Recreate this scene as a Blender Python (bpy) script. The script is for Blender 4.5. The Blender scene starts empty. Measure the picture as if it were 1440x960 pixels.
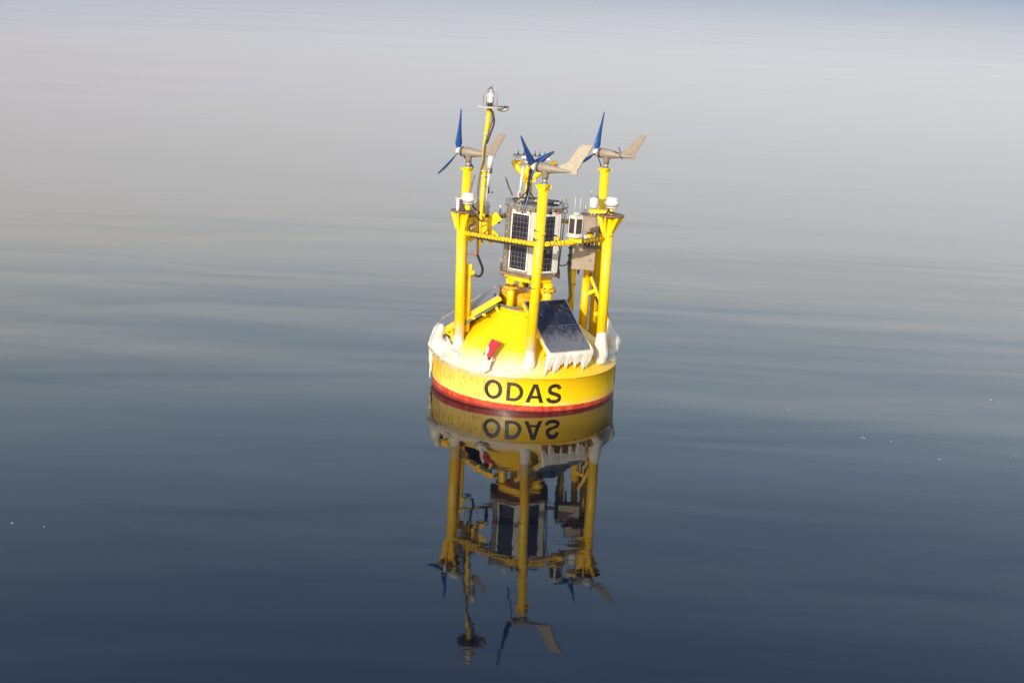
import bpy, bmesh, math, random
from mathutils import Vector, Matrix
R = math.radians
scene = bpy.context.scene
col = scene.collection
random.seed(7)

# ------------------------------------------------------------------ camera
cam_d = bpy.data.cameras.new('camera'); cam = bpy.data.objects.new('camera', cam_d); col.objects.link(cam)
pitch, roll = R(15.1), R(2.7)
fw = Vector((0, math.cos(pitch), -math.sin(pitch)))
up0 = Vector((0, math.sin(pitch), math.cos(pitch))); rt0 = Vector((1, 0, 0))
rt = rt0*math.cos(roll) + up0*math.sin(roll)
up = -rt0*math.sin(roll) + up0*math.cos(roll)
m3 = Matrix((rt, up, -fw)).transposed()
cam.matrix_world = Matrix.Translation((-0.1776, -18.3854, 5.5639)) @ m3.to_4x4()
cam_d.sensor_width = 36; cam_d.lens = 48.0
cam_d.clip_start = .1; cam_d.clip_end = 60000
scene.camera = cam

# ------------------------------------------------------------------ sky and sun
SUN_EL, SUN_AZ = R(20), R(202)       # azimuth clockwise from +Y: behind the camera, to its left
w = bpy.data.worlds.new('World'); scene.world = w; w.use_nodes = True
nt = w.node_tree; nt.nodes.clear()
out = nt.nodes.new('ShaderNodeOutputWorld'); bg = nt.nodes.new('ShaderNodeBackground')
sky = nt.nodes.new('ShaderNodeTexSky'); sky.sky_type = 'NISHITA'; sky.sun_disc = False
sky.sun_elevation = SUN_EL; sky.sun_rotation = SUN_AZ
sky.air_density = 1.0; sky.dust_density = 1.5; sky.ozone_density = 2.0
SKY_STRENGTH = .15
bg.inputs['Strength'].default_value = SKY_STRENGTH
nt.links.new(sky.outputs[0], bg.inputs['Color'])
# thin veil of warm winter haze low in the sky, the same all the way round
tc = nt.nodes.new('ShaderNodeTexCoord'); sep = nt.nodes.new('ShaderNodeSeparateXYZ'); nt.links.new(tc.outputs['Generated'], sep.inputs[0])
asn = nt.nodes.new('ShaderNodeMath'); asn.operation = 'ARCSINE'; nt.links.new(sep.outputs[2], asn.inputs[0])
dg = nt.nodes.new('ShaderNodeMath'); dg.operation = 'DIVIDE'; nt.links.new(asn.outputs[0], dg.inputs[0]); dg.inputs[1].default_value = R(60)
cr_ = nt.nodes.new('ShaderNodeValToRGB'); nt.links.new(dg.outputs[0], cr_.inputs[0]); el = cr_.color_ramp.elements
VEIL = [(0, .05, .14, .33), (2.2, .11, .06, .27), (4.4, .32, .12, .18), (6.8, .54, .30, .19), (10.5, .87, .63, .38), (13, .86, .71, .49), (15.1, .68, .64, .51), (17.5, .53, .56, .52),
        (20, .46, .51, .54), (24.6, .32, .41, .50), (29, .21, .30, .48), (60, .05, .07, .12)]
el[1].position = 1.0; el[1].color = (*VEIL[-1][1:], 1)
for i, (e_, r_, g_, b_) in enumerate(VEIL[:-1]):
    q = el[0] if i == 0 else el.new(e_/60)
    q.position = e_/60; q.color = (r_, g_, b_, 1)
bg2 = nt.nodes.new('ShaderNodeBackground'); nt.links.new(cr_.outputs[0], bg2.inputs['Color']); bg2.inputs['Strength'].default_value = 1.0
addn = nt.nodes.new('ShaderNodeAddShader'); nt.links.new(bg.outputs[0], addn.inputs[0]); nt.links.new(bg2.outputs[0], addn.inputs[1])
nt.links.new(addn.outputs[0], out.inputs['Surface'])
sun_d = bpy.data.lights.new('sun', 'SUN'); sun = bpy.data.objects.new('sun', sun_d); col.objects.link(sun)
sun_d.energy = 4.6; sun_d.angle = R(.5); sun_d.color = (1, .93, .80)
sv = Vector((math.sin(SUN_AZ)*math.cos(SUN_EL), math.cos(SUN_AZ)*math.cos(SUN_EL), math.sin(SUN_EL)))
sun.rotation_euler = sv.to_track_quat('Z', 'Y').to_euler()
scene.view_settings.view_transform = 'Standard'; scene.view_settings.look = 'None'
scene.view_settings.exposure = 0; scene.view_settings.gamma = 1

# ------------------------------------------------------------------ material helpers
class N:
    def __init__(s, name):
        s.m = bpy.data.materials.new(name); s.m.use_nodes = True; s.t = s.m.node_tree
        s.b = s.t.nodes['Principled BSDF']
    def n(s, typ, **kw):
        o = s.t.nodes.new(typ)
        for k, v in kw.items():
            if k in o.inputs: s.put(o.inputs[k], v)
            else: setattr(o, k, v)
        return o
    def put(s, inp, v):
        if isinstance(v, bpy.types.NodeSocket): s.t.links.new(v, inp)
        else:
            if hasattr(inp, 'default_value') and isinstance(v, tuple) and len(v) == 3 and inp.type == 'RGBA': v = (*v, 1)
            inp.default_value = v
    def set(s, **kw):
        for k, v in kw.items(): s.put(s.b.inputs[k.replace('_', ' ')], v)
    def math(s, op, a, b=0.0, c=0.0, clamp=False):
        o = s.t.nodes.new('ShaderNodeMath'); o.operation = op; o.use_clamp = clamp
        s.put(o.inputs[0], a); s.put(o.inputs[1], b); s.put(o.inputs[2], c); return o.outputs[0]
    def ramp(s, v, a, b, lo=0.0, hi=1.0):
        o = s.t.nodes.new('ShaderNodeMapRange'); o.interpolation_type = 'SMOOTHSTEP'
        s.put(o.inputs[0], v); s.put(o.inputs[1], a); s.put(o.inputs[2], b); s.put(o.inputs[3], lo); s.put(o.inputs[4], hi)
        return o.outputs[0]
    def mix(s, f, a, b):
        o = s.t.nodes.new('ShaderNodeMix'); o.data_type = 'RGBA'
        s.put(o.inputs[0], f); s.put(o.inputs[6], a); s.put(o.inputs[7], b); return o.outputs[2]
    def pos(s):
        return s.n('ShaderNodeTexCoord').outputs['Object']
    def noise(s, vec, scale, detail=4, rough=.55, sx=1, sy=1, sz=1, out=0):
        mp = s.n('ShaderNodeMapping'); s.t.links.new(vec, mp.inputs[0]); mp.inputs['Scale'].default_value = (sx, sy, sz)
        o = s.n('ShaderNodeTexNoise', Scale=float(scale), Detail=float(detail), Roughness=rough)
        s.t.links.new(mp.outputs[0], o.inputs['Vector']); return o.outputs[out]
    def bump(s, h, strength=.3, dist=.01):
        o = s.n('ShaderNodeBump', Strength=strength, Distance=dist, Height=h); s.put(s.b.inputs['Normal'], o.outputs[0])

def simple(name, colr, rough=.5, metal=0.0, var=.12, scale=9, bump=.15, dirt=None):
    k = N(name); p = k.pos()
    n1 = k.noise(p, scale, 5)
    c = k.mix(k.ramp(n1, .3, .7), tuple(x*(1-var) for x in colr), tuple(min(1, x*(1+var)) for x in colr))
    if dirt:
        c = k.mix(k.math('MULTIPLY', k.ramp(k.noise(p, scale*3.1, 6, .7), .56, .72), dirt[1]), c, dirt[0])
    k.set(Base_Color=c, Metallic=metal, Roughness=k.ramp(n1, .2, .8, rough-.08, rough+.1))
    k.bump(n1, bump, .004)
    return k.m

YEL = (.88, .54, .003)
M = {}
M['yellow'] = simple('yellow paint', YEL, .38, var=.05, scale=5, dirt=((.42, .24, .02), .45))
M['yellow_old'] = simple('worn yellow paint', (.76, .42, .015), .5, var=.14, scale=14, dirt=((.25, .12, .03), .6))
M['rust'] = simple('rusty steel', (.20, .075, .03), .8, var=.4, scale=30, dirt=((.35, .2, .02), .6))
M['brown_plate'] = simple('weathered brown plate', (.20, .13, .085), .7, var=.3, scale=25)
M['steel'] = simple('brushed stainless steel', (.36, .31, .26), .42, .55, var=.15, scale=10, dirt=((.22, .15, .09), .4))
M['lid'] = simple('galvanised lid', (.36, .33, .30), .5, .4, var=.3, scale=20, dirt=((.12, .08, .05), .7))
M['white'] = simple('white plastic', (.62, .61, .57), .35, var=.04, scale=6)
M['cream'] = simple('cream frame', (.52, .47, .39), .4, var=.07, scale=8)
M['grp'] = simple('pale grey translucent plastic', (.56, .54, .50), .35, var=.07, scale=6)
M['black'] = simple('black rubber', (.018, .018, .02), .5, var=.2)
M['blue'] = simple('blue blade', (.012, .075, .30), .28, var=.1, scale=12)
M['nacelle'] = simple('grey brown cast housing', (.26, .205, .155), .5, var=.1, scale=14, dirt=((.16, .12, .09), .35))
M['dark_band'] = simple('dark ring', (.05, .025, .02), .5)
M['box'] = simple('beige enclosure', (.33, .265, .19), .45, .1, var=.06, scale=9, dirt=((.25, .18, .12), .3))
M['box_dark'] = simple('brown grey shade side and hinges', (.22, .18, .14), .5, .1, var=.12, scale=9)
M['green'] = simple('grey green cable', (.10, .16, .10), .6)
M['grey'] = simple('grey cable', (.12, .12, .12), .6)
M['lens'] = simple('dark lantern lens', (.055, .04, .035), .18, var=.2)
M['red'] = simple('red painted plate', (.55, .035, .05), .4, var=.2, scale=25)
M['redlabel'] = simple('faded red label', (.60, .12, .08), .6, var=.2, scale=40)
M['letter'] = simple('black lettering paint', (.026, .015, .007), .45, var=.5, scale=14, dirt=((.34, .20, .02), .55))
M['letter_brown'] = simple('brown worn lettering paint', (.14, .055, .03), .55, var=.5, scale=30, dirt=((.5, .33, .02), .8))

def foot_mat():
    k = N('yellow paint frosted near the deck'); p = k.pos()
    s = k.n('ShaderNodeSeparateXYZ'); k.t.links.new(p, s.inputs[0]); z = s.outputs[2]
    n1 = k.noise(p, 5, 5); n2 = k.noise(p, 16, 6, .65)
    c = k.mix(k.ramp(n1, .3, .7), tuple(x*.95 for x in YEL), tuple(x*1.04 for x in YEL))
    c = k.mix(k.math('MULTIPLY', k.ramp(n2, .58, .72), .35), c, (.42, .22, .02))
    zz = k.math('ADD', z, k.math('MULTIPLY', k.math('SUBTRACT', n2, .5), .3))
    c = k.mix(k.ramp(zz, .72, 1.02, 1.0, 0.0), c, (.70, .62, .48))
    k.set(Base_Color=c, Roughness=k.ramp(n1, .2, .8, .32, .48)); k.bump(n1, .15, .004); return k.m
M['yellow_foot'] = foot_mat()
k = N('clear glass'); k.set(Base_Color=(.95, .95, .95), Roughness=.08, Transmission_Weight=.9, IOR=1.35); M['glass'] = k.m

def ice_mat():
    k = N('milky sea ice'); p = k.pos()
    n1 = k.noise(p, 7, 5); n2 = k.noise(p, 34, 5, .65)
    c = k.mix(k.ramp(n1, .35, .7), (.70, .63, .51), (.78, .75, .68))
    k.set(Base_Color=c, Roughness=k.ramp(n2, .3, .7, .10, .34), IOR=1.31,
          Subsurface_Weight=.8, Subsurface_Radius=(.14, .10, .06), Subsurface_Scale=.5, Transmission_Weight=.12)
    k.bump(k.math('ADD', k.math('MULTIPLY', n1, .8), k.math('MULTIPLY', n2, .05)), .22, .012)
    return k.m
M['ice'] = ice_mat()

def cell_mat(name, cw, ch, line, base, linec, frost=None):
    k = N(name); p = k.pos()
    br = k.n('ShaderNodeTexBrick', offset=0.0, squash=1.0)
    k.t.links.new(p, br.inputs['Vector'])
    for a, v in (('Scale', 1.0), ('Brick Width', cw), ('Row Height', ch), ('Mortar Size', line), ('Mortar Smooth', .1), ('Bias', 0.0)): br.inputs[a].default_value = v
    br.inputs['Color1'].default_value = (*base, 1); br.inputs['Color2'].default_value = (*[x*1.3 for x in base], 1)
    br.inputs['Mortar'].default_value = (*linec, 1)
    c = br.outputs[0]; rough = .12
    if frost:
        sx = k.n('ShaderNodeSeparateXYZ'); k.t.links.new(p, sx.inputs[0])
        n1 = k.noise(p, 6, 7, .72, 2.4, .8, 1); n2 = k.noise(p, 16, 6, .7, 1.6, 1, 1)
        v = k.math('ADD', sx.outputs['Y'], k.math('MULTIPLY', k.math('SUBTRACT', n1, .5), .75))
        f = k.ramp(v, frost[0], frost[1], .95, 0.0)
        f2 = k.math('MULTIPLY', k.ramp(n2, .48, .66), k.ramp(k.noise(p, 3, 3), .40, .60, .15, .6))
        f = k.math('MAXIMUM', f, f2)
        f = k.math('MULTIPLY', f, k.ramp(n2, .3, .6, .55, 1.0))
        c = k.mix(f, c, (.145, .155, .18)); rough = k.math('ADD', k.math('MULTIPLY', f, .35), .16)
    k.set(Base_Color=c, Roughness=rough)
    return k.m
M['cells'] = cell_mat('solar cells upright', .050, .068, .0016, (.014, .012, .020), (.20, .20, .22))
M['cells_frost'] = cell_mat('frosted solar cells', .125, .036, .0018, (.007, .011, .030), (.035, .05, .09), (-.34, .02))
M['cells_side'] = cell_mat('solar cells side', .125, .036, .0012, (.05, .05, .065), (.09, .09, .12), (-.10, .9))

def hull_mat():
    k = N('yellow hull paint with frost and red waterline'); p = k.pos()
    s = k.n('ShaderNodeSeparateXYZ'); k.t.links.new(p, s.inputs[0]); x, y, z = s.outputs
    az = k.math('MULTIPLY', k.math('ARCTAN2', y, x), 57.2958)
    az = k.math('MODULO', k.math('ADD', az, 360.0), 360.0)            # 180 left, 270 front, 360 right
    cb = k.n('ShaderNodeCombineXYZ')
    k.put(cb.inputs[0], k.math('MULTIPLY', az, .1)); k.put(cb.inputs[1], k.math('MULTIPLY', z, .8)); streak_v = cb.outputs[0]
    big = k.noise(p, 2.6, 5, .6); mid = k.noise(p, 9, 6, .65); fine = k.noise(p, 40, 5, .7)
    streak = k.noise(streak_v, 6.5, 4, .6)
    base = k.mix(k.ramp(big, .3, .7), (.86, .52, .003), (.90, .56, .004))
    base = k.mix(k.math('MULTIPLY', k.ramp(mid, .58, .75), .30), base, (.55, .34, .02))
    # dark thin runs down the side, left of the lettering
    left = k.math('MULTIPLY', k.ramp(az, 176, 192), k.ramp(az, 250, 266, 1.0, 0.0))
    side = k.ramp(z, .40, .46, 1.0, 0.0)
    fadein = k.math('MULTIPLY', left, side)
    base = k.mix(k.math('MULTIPLY', fadein, k.ramp(az, 196, 212, 0.0, .34)), base, (.84, .70, .30))
    base = k.mix(k.math('MULTIPLY', fadein, k.ramp(streak, .50, .62, 0.0, .60)), base, (.34, .17, .01))
    # weld seam dirt under the rim
    seam = k.math('MULTIPLY', k.ramp(k.math('ABSOLUTE', k.math('SUBTRACT', z, .452)), .005, .011, 1.0, 0.0), k.ramp(mid, .35, .6, .5, .9))
    base = k.mix(seam, base, (.35, .18, .01))
    # frost collar around the rim and foot of the cone
    zz = k.math('ADD', z, k.math('MULTIPLY', k.math('SUBTRACT', big, .5), .22))
    zz = k.math('ADD', zz, k.math('MULTIPLY', k.math('SUBTRACT', streak, .5), .06))
    azw = k.math('MAXIMUM', k.ramp(az, 262, 300, 1.0, .0), k.ramp(az, 332, 350, 0.0, .55))
    azw = k.math('MAXIMUM', azw, k.ramp(az, 0, 60, .7, .0))
    lo = k.ramp(az, 240, 285, .34, .455)
    fr = k.math('MULTIPLY', k.math('MULTIPLY', k.ramp(k.math('SUBTRACT', zz, lo), 0.0, .10), k.ramp(zz, .52, .74, 1.0, 0.0)), azw)
    drip = k.math('MULTIPLY', k.math('MULTIPLY', k.ramp(streak, .50, .62), k.ramp(z, .30, .46)), k.math('MULTIPLY', k.ramp(z, .46, .5, 1.0, 0.0), k.math('MULTIPLY', left, .55)))
    fr = k.math('MAXIMUM', fr, drip)
    fr = k.math('MULTIPLY', fr, k.ramp(mid, .25, .65, .70, 1.0))
    thin = k.math('MULTIPLY', k.math('MULTIPLY', k.ramp(z, .44, .5), k.ramp(z, .6, .86, 1.0, 0.0)), k.ramp(big, .4, .7, .0, .12))
    fr = k.math('MAXIMUM', fr, thin)
    top = k.math('MULTIPLY', k.ramp(z, 1.128, 1.1325), k.ramp(mid, .42, .56))
    fr = k.math('MAXIMUM', fr, k.math('MULTIPLY', top, .85))
    base = k.mix(fr, base, (.74, .64, .48))
    # scuffed paint, then the red band at the water
    zr = k.math('ADD', z, k.math('MULTIPLY', k.math('SUBTRACT', fine, .5), .03))
    scuff = k.math('MULTIPLY', k.ramp(zr, .08, .16, 1.0, 0.0), k.ramp(mid, .35, .6))
    base = k.mix(k.math('MULTIPLY', scuff, .55), base, (.78, .56, .30))
    red = k.mix(k.ramp(mid, .4, .65), (.42, .035, .018), (.60, .10, .035))
    base = k.mix(k.ramp(zr, .078, .092, 1.0, 0.0), base, red)
    base = k.mix(k.math('MULTIPLY', k.ramp(zr, .0, .035, 1.0, 0.0), .8), base, (.16, .016, .012))
    k.set(Base_Color=base, Roughness=k.math('ADD', k.math('MULTIPLY', fr, .15), k.ramp(mid, .3, .7, .3, .44)))
    h = k.math('ADD', k.math('MULTIPLY', fr, .8), k.math('ADD', k.math('MULTIPLY', mid, .1), k.math('MULTIPLY', big, .15)))
    k.bump(h, .5, .02)
    return k.m
M['hull'] = hull_mat()

# ------------------------------------------------------------------ mesh helpers
def V(*a): return Vector(a if len(a) > 1 else a[0])
class MB:
    def __init__(s): s.v = []; s.f = []; s.sm = []
    def add(s, vs, fs, smooth=False):
        b = len(s.v); s.v += [tuple(x) for x in vs]
        for f in fs: s.f.append(tuple(b+i for i in f)); s.sm.append(smooth)
        return s
    def box(s, c, d, rot=None, bev=0):
        c = V(c); h = [x/2 for x in d]; q = min(bev, *[a*.45 for a in h])
        rot = rot or Matrix.Identity(3)
        if q <= 0:
            vs = [c + rot @ V(i*h[0], j*h[1], l*h[2]) for i in (-1, 1) for j in (-1, 1) for l in (-1, 1)]
            return s.add(vs, [(0,1,3,2), (4,6,7,5), (0,4,5,1), (2,3,7,6), (0,2,6,4), (1,5,7,3)])
        bm = bmesh.new(); bmesh.ops.create_cube(bm, size=1)
        for v in bm.verts: v.co = V(v.co.x*d[0], v.co.y*d[1], v.co.z*d[2])
        bmesh.ops.bevel(bm, geom=bm.edges[:], offset=q, segments=2, affect='EDGES', profile=.5)
        bm.verts.index_update()
        s.add([c + rot @ v.co for v in bm.verts], [[v.index for v in f.verts] for f in bm.faces], False); bm.free(); return s
    def lathe(s, prof, p0=(0,0,0), axis=(0,0,1), n=24, cap=True, smooth=True):
        p0 = V(p0); a = V(axis).normalized(); q = a.to_track_quat('Z', 'Y').to_matrix()
        vs = []; fs = []
        for r, h in prof:
            for i in range(n):
                t = 2*math.pi*i/n; vs.append(p0 + q @ V(r*math.cos(t), r*math.sin(t), h))
        for j in range(len(prof)-1):
            for i in range(n):
                fs.append((j*n+i, j*n+(i+1) % n, (j+1)*n+(i+1) % n, (j+1)*n+i))
        s.add(vs, fs, smooth)
        if cap:
            b = len(s.v)-len(vs)
            s.f.append(tuple(b+i for i in reversed(range(n)))); s.sm.append(False)
            m = b+(len(prof)-1)*n; s.f.append(tuple(m+i for i in range(n))); s.sm.append(False)
        return s
    def cyl(s, p0, p1, r0, r1=None, n=18):
        p0, p1 = V(p0), V(p1); r1 = r0 if r1 is None else r1
        return s.lathe([(r0, 0), (r1, (p1-p0).length)], p0, p1-p0, n)
    def tube(s, pts, r, n=8):
        pts = [V(p) for p in pts]; m = len(pts); vs = []; fs = []; ref = None
        rr = r if isinstance(r, (list, tuple)) else [r]*m
        for i, p in enumerate(pts):
            t = (pts[min(i+1, m-1)] - pts[max(i-1, 0)]).normalized()
            if ref is None: ref = t.orthogonal().normalized()
            ref = (ref - t*ref.dot(t)).normalized(); b = t.cross(ref)
            for j in range(n):
                a = 2*math.pi*j/n; vs.append(p + (ref*math.cos(a)+b*math.sin(a))*rr[i])
        for i in range(m-1):
            for j in range(n): fs.append((i*n+j, i*n+(j+1) % n, (i+1)*n+(j+1) % n, (i+1)*n+j))
        fs.append(tuple(reversed(range(n)))); fs.append(tuple((m-1)*n+j for j in range(n)))
        return s.add(vs, fs, True)
    def prism(s, poly, origin, ux, uy, th):
        o, ux, uy = V(origin), V(ux).normalized(), V(uy).normalized(); nn = ux.cross(uy); m = len(poly)
        vs = [o + ux*a + uy*b - nn*th/2 for a, b in poly] + [o + ux*a + uy*b + nn*th/2 for a, b in poly]
        fs = [tuple(reversed(range(m))), tuple(range(m, 2*m))] + [(i, (i+1) % m, m+(i+1) % m, m+i) for i in range(m)]
        return s.add(vs, fs)
    def build(s, name, mat, parent=None, **props):
        me = bpy.data.meshes.new(name); me.from_pydata(s.v, [], s.f)
        for i, p in enumerate(me.polygons): p.use_smooth = s.sm[i]
        me.materials.append(M[mat] if isinstance(mat, str) else mat); me.update()
        o = bpy.data.objects.new(name, me); col.objects.link(o); o.parent = parent
        for a, b in props.items(): o[a] = b
        return o
def empty(name, parent=None, loc=(0,0,0), **props):
    o = bpy.data.objects.new(name, None); col.objects.link(o); o.location = loc; o.parent = parent; o.empty_display_size = .1
    for a, b in props.items(): o[a] = b
    return o
def frame(o, origin, ux, uy):
    ux = V(ux).normalized(); uy = V(uy); uy = (uy - ux*uy.dot(ux)).normalized(); uz = ux.cross(uy)
    o.matrix_local = Matrix.Translation(V(origin)) @ Matrix((ux, uy, uz)).transposed().to_4x4(); return o
def clone(o, parent):
    c = o.copy(); col.objects.link(c); c.parent = parent; return c
def smoothpath(pts, n=6):
    pts = [V(p) for p in pts]; P = [pts[0]] + pts + [pts[-1]]; r = []
    for i in range(1, len(P)-2):
        a, b, c, d = P[i-1], P[i], P[i+1], P[i+2]
        for j in range(n):
            t = j/n
            r.append(.5*((2*b) + (c-a)*t + (2*a-5*b+4*c-d)*t*t + (3*b-a-3*c+d)*t**3))
    r.append(P[-2]); return r

# ------------------------------------------------------------------ water
def water():
    k = N('calm sea water'); p = k.pos()
    def wave(scale, amp, sx, rot, detail=2.0, rough=.45, dist=.5):
        mp = k.n('ShaderNodeMapping'); k.t.links.new(p, mp.inputs[0])
        mp.inputs['Rotation'].default_value = (0, 0, rot); mp.inputs['Scale'].default_value = (sx, 1, 1)
        o = k.n('ShaderNodeTexNoise', Scale=float(scale), Detail=detail, Roughness=rough, Distortion=dist)
        k.t.links.new(mp.outputs[0], o.inputs['Vector'])
        return k.math('MULTIPLY', k.math('SUBTRACT', o.outputs[0], .5), amp)
    sp = k.n('ShaderNodeSeparateXYZ'); k.t.links.new(p, sp.inputs[0])
    calm = k.ramp(sp.outputs['Y'], 12, 80, 1.0, .36)                  # glassier farther out
    patch = k.ramp(k.noise(p, .09, 3, .5, .35, 1, 1), .42, .62, .30, 1.0)
    h = wave(.085, .105, .30, -.12, 1)
    h = k.math('ADD', h, wave(.24, .046, .30, -.34, 1))
    h = k.math('ADD', h, wave(.62, .0105, .26, -.20, 1, dist=.8))
    h = k.math('ADD', h, wave(1.3, .0024, .24, .02, 1))
    h = k.math('ADD', h, k.math('MULTIPLY', patch, wave(2.8, .0007, .30, -.25, 1)))
    h = k.math('ADD', h, k.math('MULTIPLY', patch, wave(8.0, .00045, .6, .0, 1)))
    h = k.math('MULTIPLY', h, calm)
    b = k.n('ShaderNodeBump', Strength=1.0, Distance=1.0, Height=h)
    body = k.mix(k.ramp(k.noise(p, .05, 3), .35, .65), (.0015, .0042, .0090), (.0020, .0050, .0100))
    k.set(Base_Color=body, Roughness=.03, IOR=1.345, Normal=b.outputs[0])
    return k.m
M['water'] = water()
S = 24000
o = MB().add([(-S,-S,0), (S,-S,0), (S,S,0), (-S,S,0)], [(0,1,2,3)]).build('water', 'water')
o['kind'] = 'structure'

# ------------------------------------------------------------------ the buoy
buoy = empty('data_buoy', label='yellow data buoy lettered ODAS with three wind turbines and an icy rim on calm water',
             category='buoy')
buoy.rotation_euler = (0, R(1.5), 0)
RIM = 1.275
hull = MB().lathe([(RIM, -.75), (RIM, -.2), (RIM, .0), (RIM, .2), (RIM, .440), (RIM+.007, .446), (RIM+.007, .458), (RIM-.004, .466),
                   (RIM-.03, .492), (RIM-.045, .504), (1.0, .684), (.72, .904), (.46, 1.108), (.432, 1.130), (.425, 1.133), (.40, 1.1335), (.20, 1.134)], n=128).build('hull', 'hull', buoy)
MB().lathe([(.27, 0), (.27, .13), (.255, .15), (.0001, .17)], (-.16, .18, 1.14), n=32).build('deck_hatch', 'yellow_old', hull)
t = MB().lathe([(.30, 0), (.30, .014)], (-.16, .18, 1.262), n=32)
for i in range(14):
    a = i*math.tau/14; t.cyl((-.16+.285*math.cos(a), .18+.285*math.sin(a), 1.27), (-.16+.285*math.cos(a), .18+.285*math.sin(a), 1.295), .011, n=6)
t.build('hatch_rim', 'yellow_old', hull)
def cone_z(x, y): return .492 + (RIM-.03-math.hypot(x, y))*.785

# --- lettering, painted on the hull: strips bent round the cylinder
def bend(quads, az0, name, mat, hs=1.0, z0=.118):
    """quads: list of strips; a strip is a list of (outer, inner) point pairs in letter units (1 = cap height)"""
    mb = MB(); H = .256*hs
    for st in quads:
        vs = []
        for a, b in st:
            for (u, v) in (a, b):
                ang = az0 + u*H/RIM; rr = RIM + .0025
                vs.append((rr*math.cos(ang), rr*math.sin(ang), z0 + v*H))
        mb.add(vs, [(2*i, 2*i+1, 2*i+3, 2*i+2) for i in range(len(st)-1)])
    o = mb.build(name, mat, hull)
    return o
def resample(a, b, n): return [((a[0][0]+(b[0][0]-a[0][0])*i/n, a[0][1]+(b[0][1]-a[0][1])*i/n), (a[1][0]+(b[1][0]-a[1][0])*i/n, a[1][1]+(b[1][1]-a[1][1])*i/n)) for i in range(n+1)]
T = .198
def O_(x):
    w_ = .98; st = []
    for i in range(49):
        a = i*math.tau/48; c, s_ = math.cos(a), math.sin(a)
        st.append(((x+w_/2+c*w_/2, .5+s_*.52), (x+w_/2+c*(w_/2-T*1.05), .5+s_*(.52-T*.9))))
    return [st]
def D_(x):
    st = []; r = .5
    outer = [(0, 0), (.35, 0)] + [(.35+.52*math.sin(i*math.pi/20), .5-.5*math.cos(i*math.pi/20)) for i in range(1, 20)] + [(.35, 1), (0, 1), (0, 0)]
    inner = [(T, T*.9), (.35, T*.9)] + [(.35+(.52-T)*math.sin(i*math.pi/20), .5-(.5-T*.9)*math.cos(i*math.pi/20)) for i in range(1, 20)] + [(.35, 1-T*.9), (T, 1-T*.9), (T, T*.9)]
    return [[((x+a[0], a[1]), (x+b[0], b[1])) for a, b in zip(outer, inner)]]
def A_(x):
    W_ = .94; c = W_/2; s1 = T*1.1
    def ex(v): return min(c, s1 + (c-s1)*v/.80)                      # inner edge of the left leg
    def ox(v): return (c-s1*.56)*v
    vs_ = [0, .2, .4, .6, .8, 1]
    L = [((x+ox(v), v), (x+ex(v), v)) for v in vs_]
    L2 = [((x+W_-ex(v), v), (x+W_-ox(v), v)) for v in vs_]
    B = resample(((x+ex(.23), .23), (x+ex(.38), .38)), ((x+W_-ex(.23), .23), (x+W_-ex(.38), .38)), 4)
    return [L, L2, B]
def S_(x):
    pts = [(.04, .27), (.075, .17), (.16, .105), (.29, .075), (.42, .072), (.56, .10), (.655, .18), (.67, .28), (.62, .375), (.50, .435), (.36, .485), (.22, .535),
           (.125, .61), (.105, .72), (.155, .83), (.26, .90), (.39, .925), (.51, .905), (.60, .845), (.645, .735)]
    sp = smoothpath([(a, b, 0) for a, b in pts], 4); st = []
    for i, p in enumerate(sp):
        t = (sp[min(i+1, len(sp)-1)]-sp[max(i-1, 0)]).normalized(); n_ = V(-t.y, t.x, 0)*T*.5
        st.append(((x+.05+p.x+n_.x, p.y+n_.y), (x+.05+p.x-n_.x, p.y-n_.y)))
    return [st]
def odas(center, mat, hs=1.0):
    total = 4.10; start = math.radians(center) - total/2*.256*hs/RIM
    for fn, x, nm in ((O_, 0, 'letter_o'), (D_, 1.20, 'letter_d'), (A_, 2.20, 'letter_a'), (S_, 3.27, 'letter_s')):
        bend(fn(x), start, nm, mat, hs, .130)
odas(269.6, 'letter')
odas(372, 'letter_brown', 1.0)

# --- main poles
def pole(name_label, p0, p1, r, collars=(), top_ears=True, flange=None, mat='yellow', ear=.09):
    p0, p1 = V(p0), V(p1); ax = (p1-p0).normalized()
    mb = MB().cyl(p0, p1, r, n=24)
    o = mb.build('pole', mat, buoy)
    if name_label: o['label'] = name_label
    for zc, rc, h in collars:
        c = p0 + ax*((zc-p0.z)/ax.z)
        MB().lathe([(rc-.004, 0), (rc, .004), (rc, h-.004), (rc-.004, h)], c, ax, 24).build('collar', mat, o)
    if top_ears:
        MB().lathe([(r+.012, -.012), (r+.012, 0)], p1, ax, 24).build('cap_plate', mat, o)
        for i in range(4):
            a = math.pi/4*2*i + .25; d = V(math.cos(a), math.sin(a), 0)
            MB().prism([(r-.005, -ear), (r+.045, -.012), (r+.045, 0), (r-.005, 0)], p1-ax*.013, d, (0,0,1), .01).build('gusset', mat, o)
    if flange:
        zf, rf, off = flange; c = p0 + ax*((zf-p0.z)/ax.z) + V(off)
        f = MB().lathe([(rf, 0), (rf, .016)], c, (0,0,1), 32).build('flange_plate', 'brown_plate', o)
        for a in (R(185), R(250), R(305), R(5), R(95)):
            d = V(math.cos(a), math.sin(a), 0); reach = rf - .01 + off[0]*d.x + off[1]*d.y
            MB().prism([(r-.006, -.235), (r+.012, -.235), (reach, -.030), (reach, -.002), (reach-.06, -.002), (r-.006, -.15)], c-V(off), d, (0,0,1), .014).build('gusset', mat, o)
    MB().lathe([(r+.05, 0), (r+.05, .012)], (p0.x, p0.y, p0.z+.02), (p0.x, p0.y, .9), 24).build('base_plate', mat, o)
    return o
FL0, FL1 = V(-.91, -.5, .55), V(-.98, -.5, 2.46)
C0, C1 = V(.05, -1.1, .52), V(.055, -1.1, 2.99)
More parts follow.
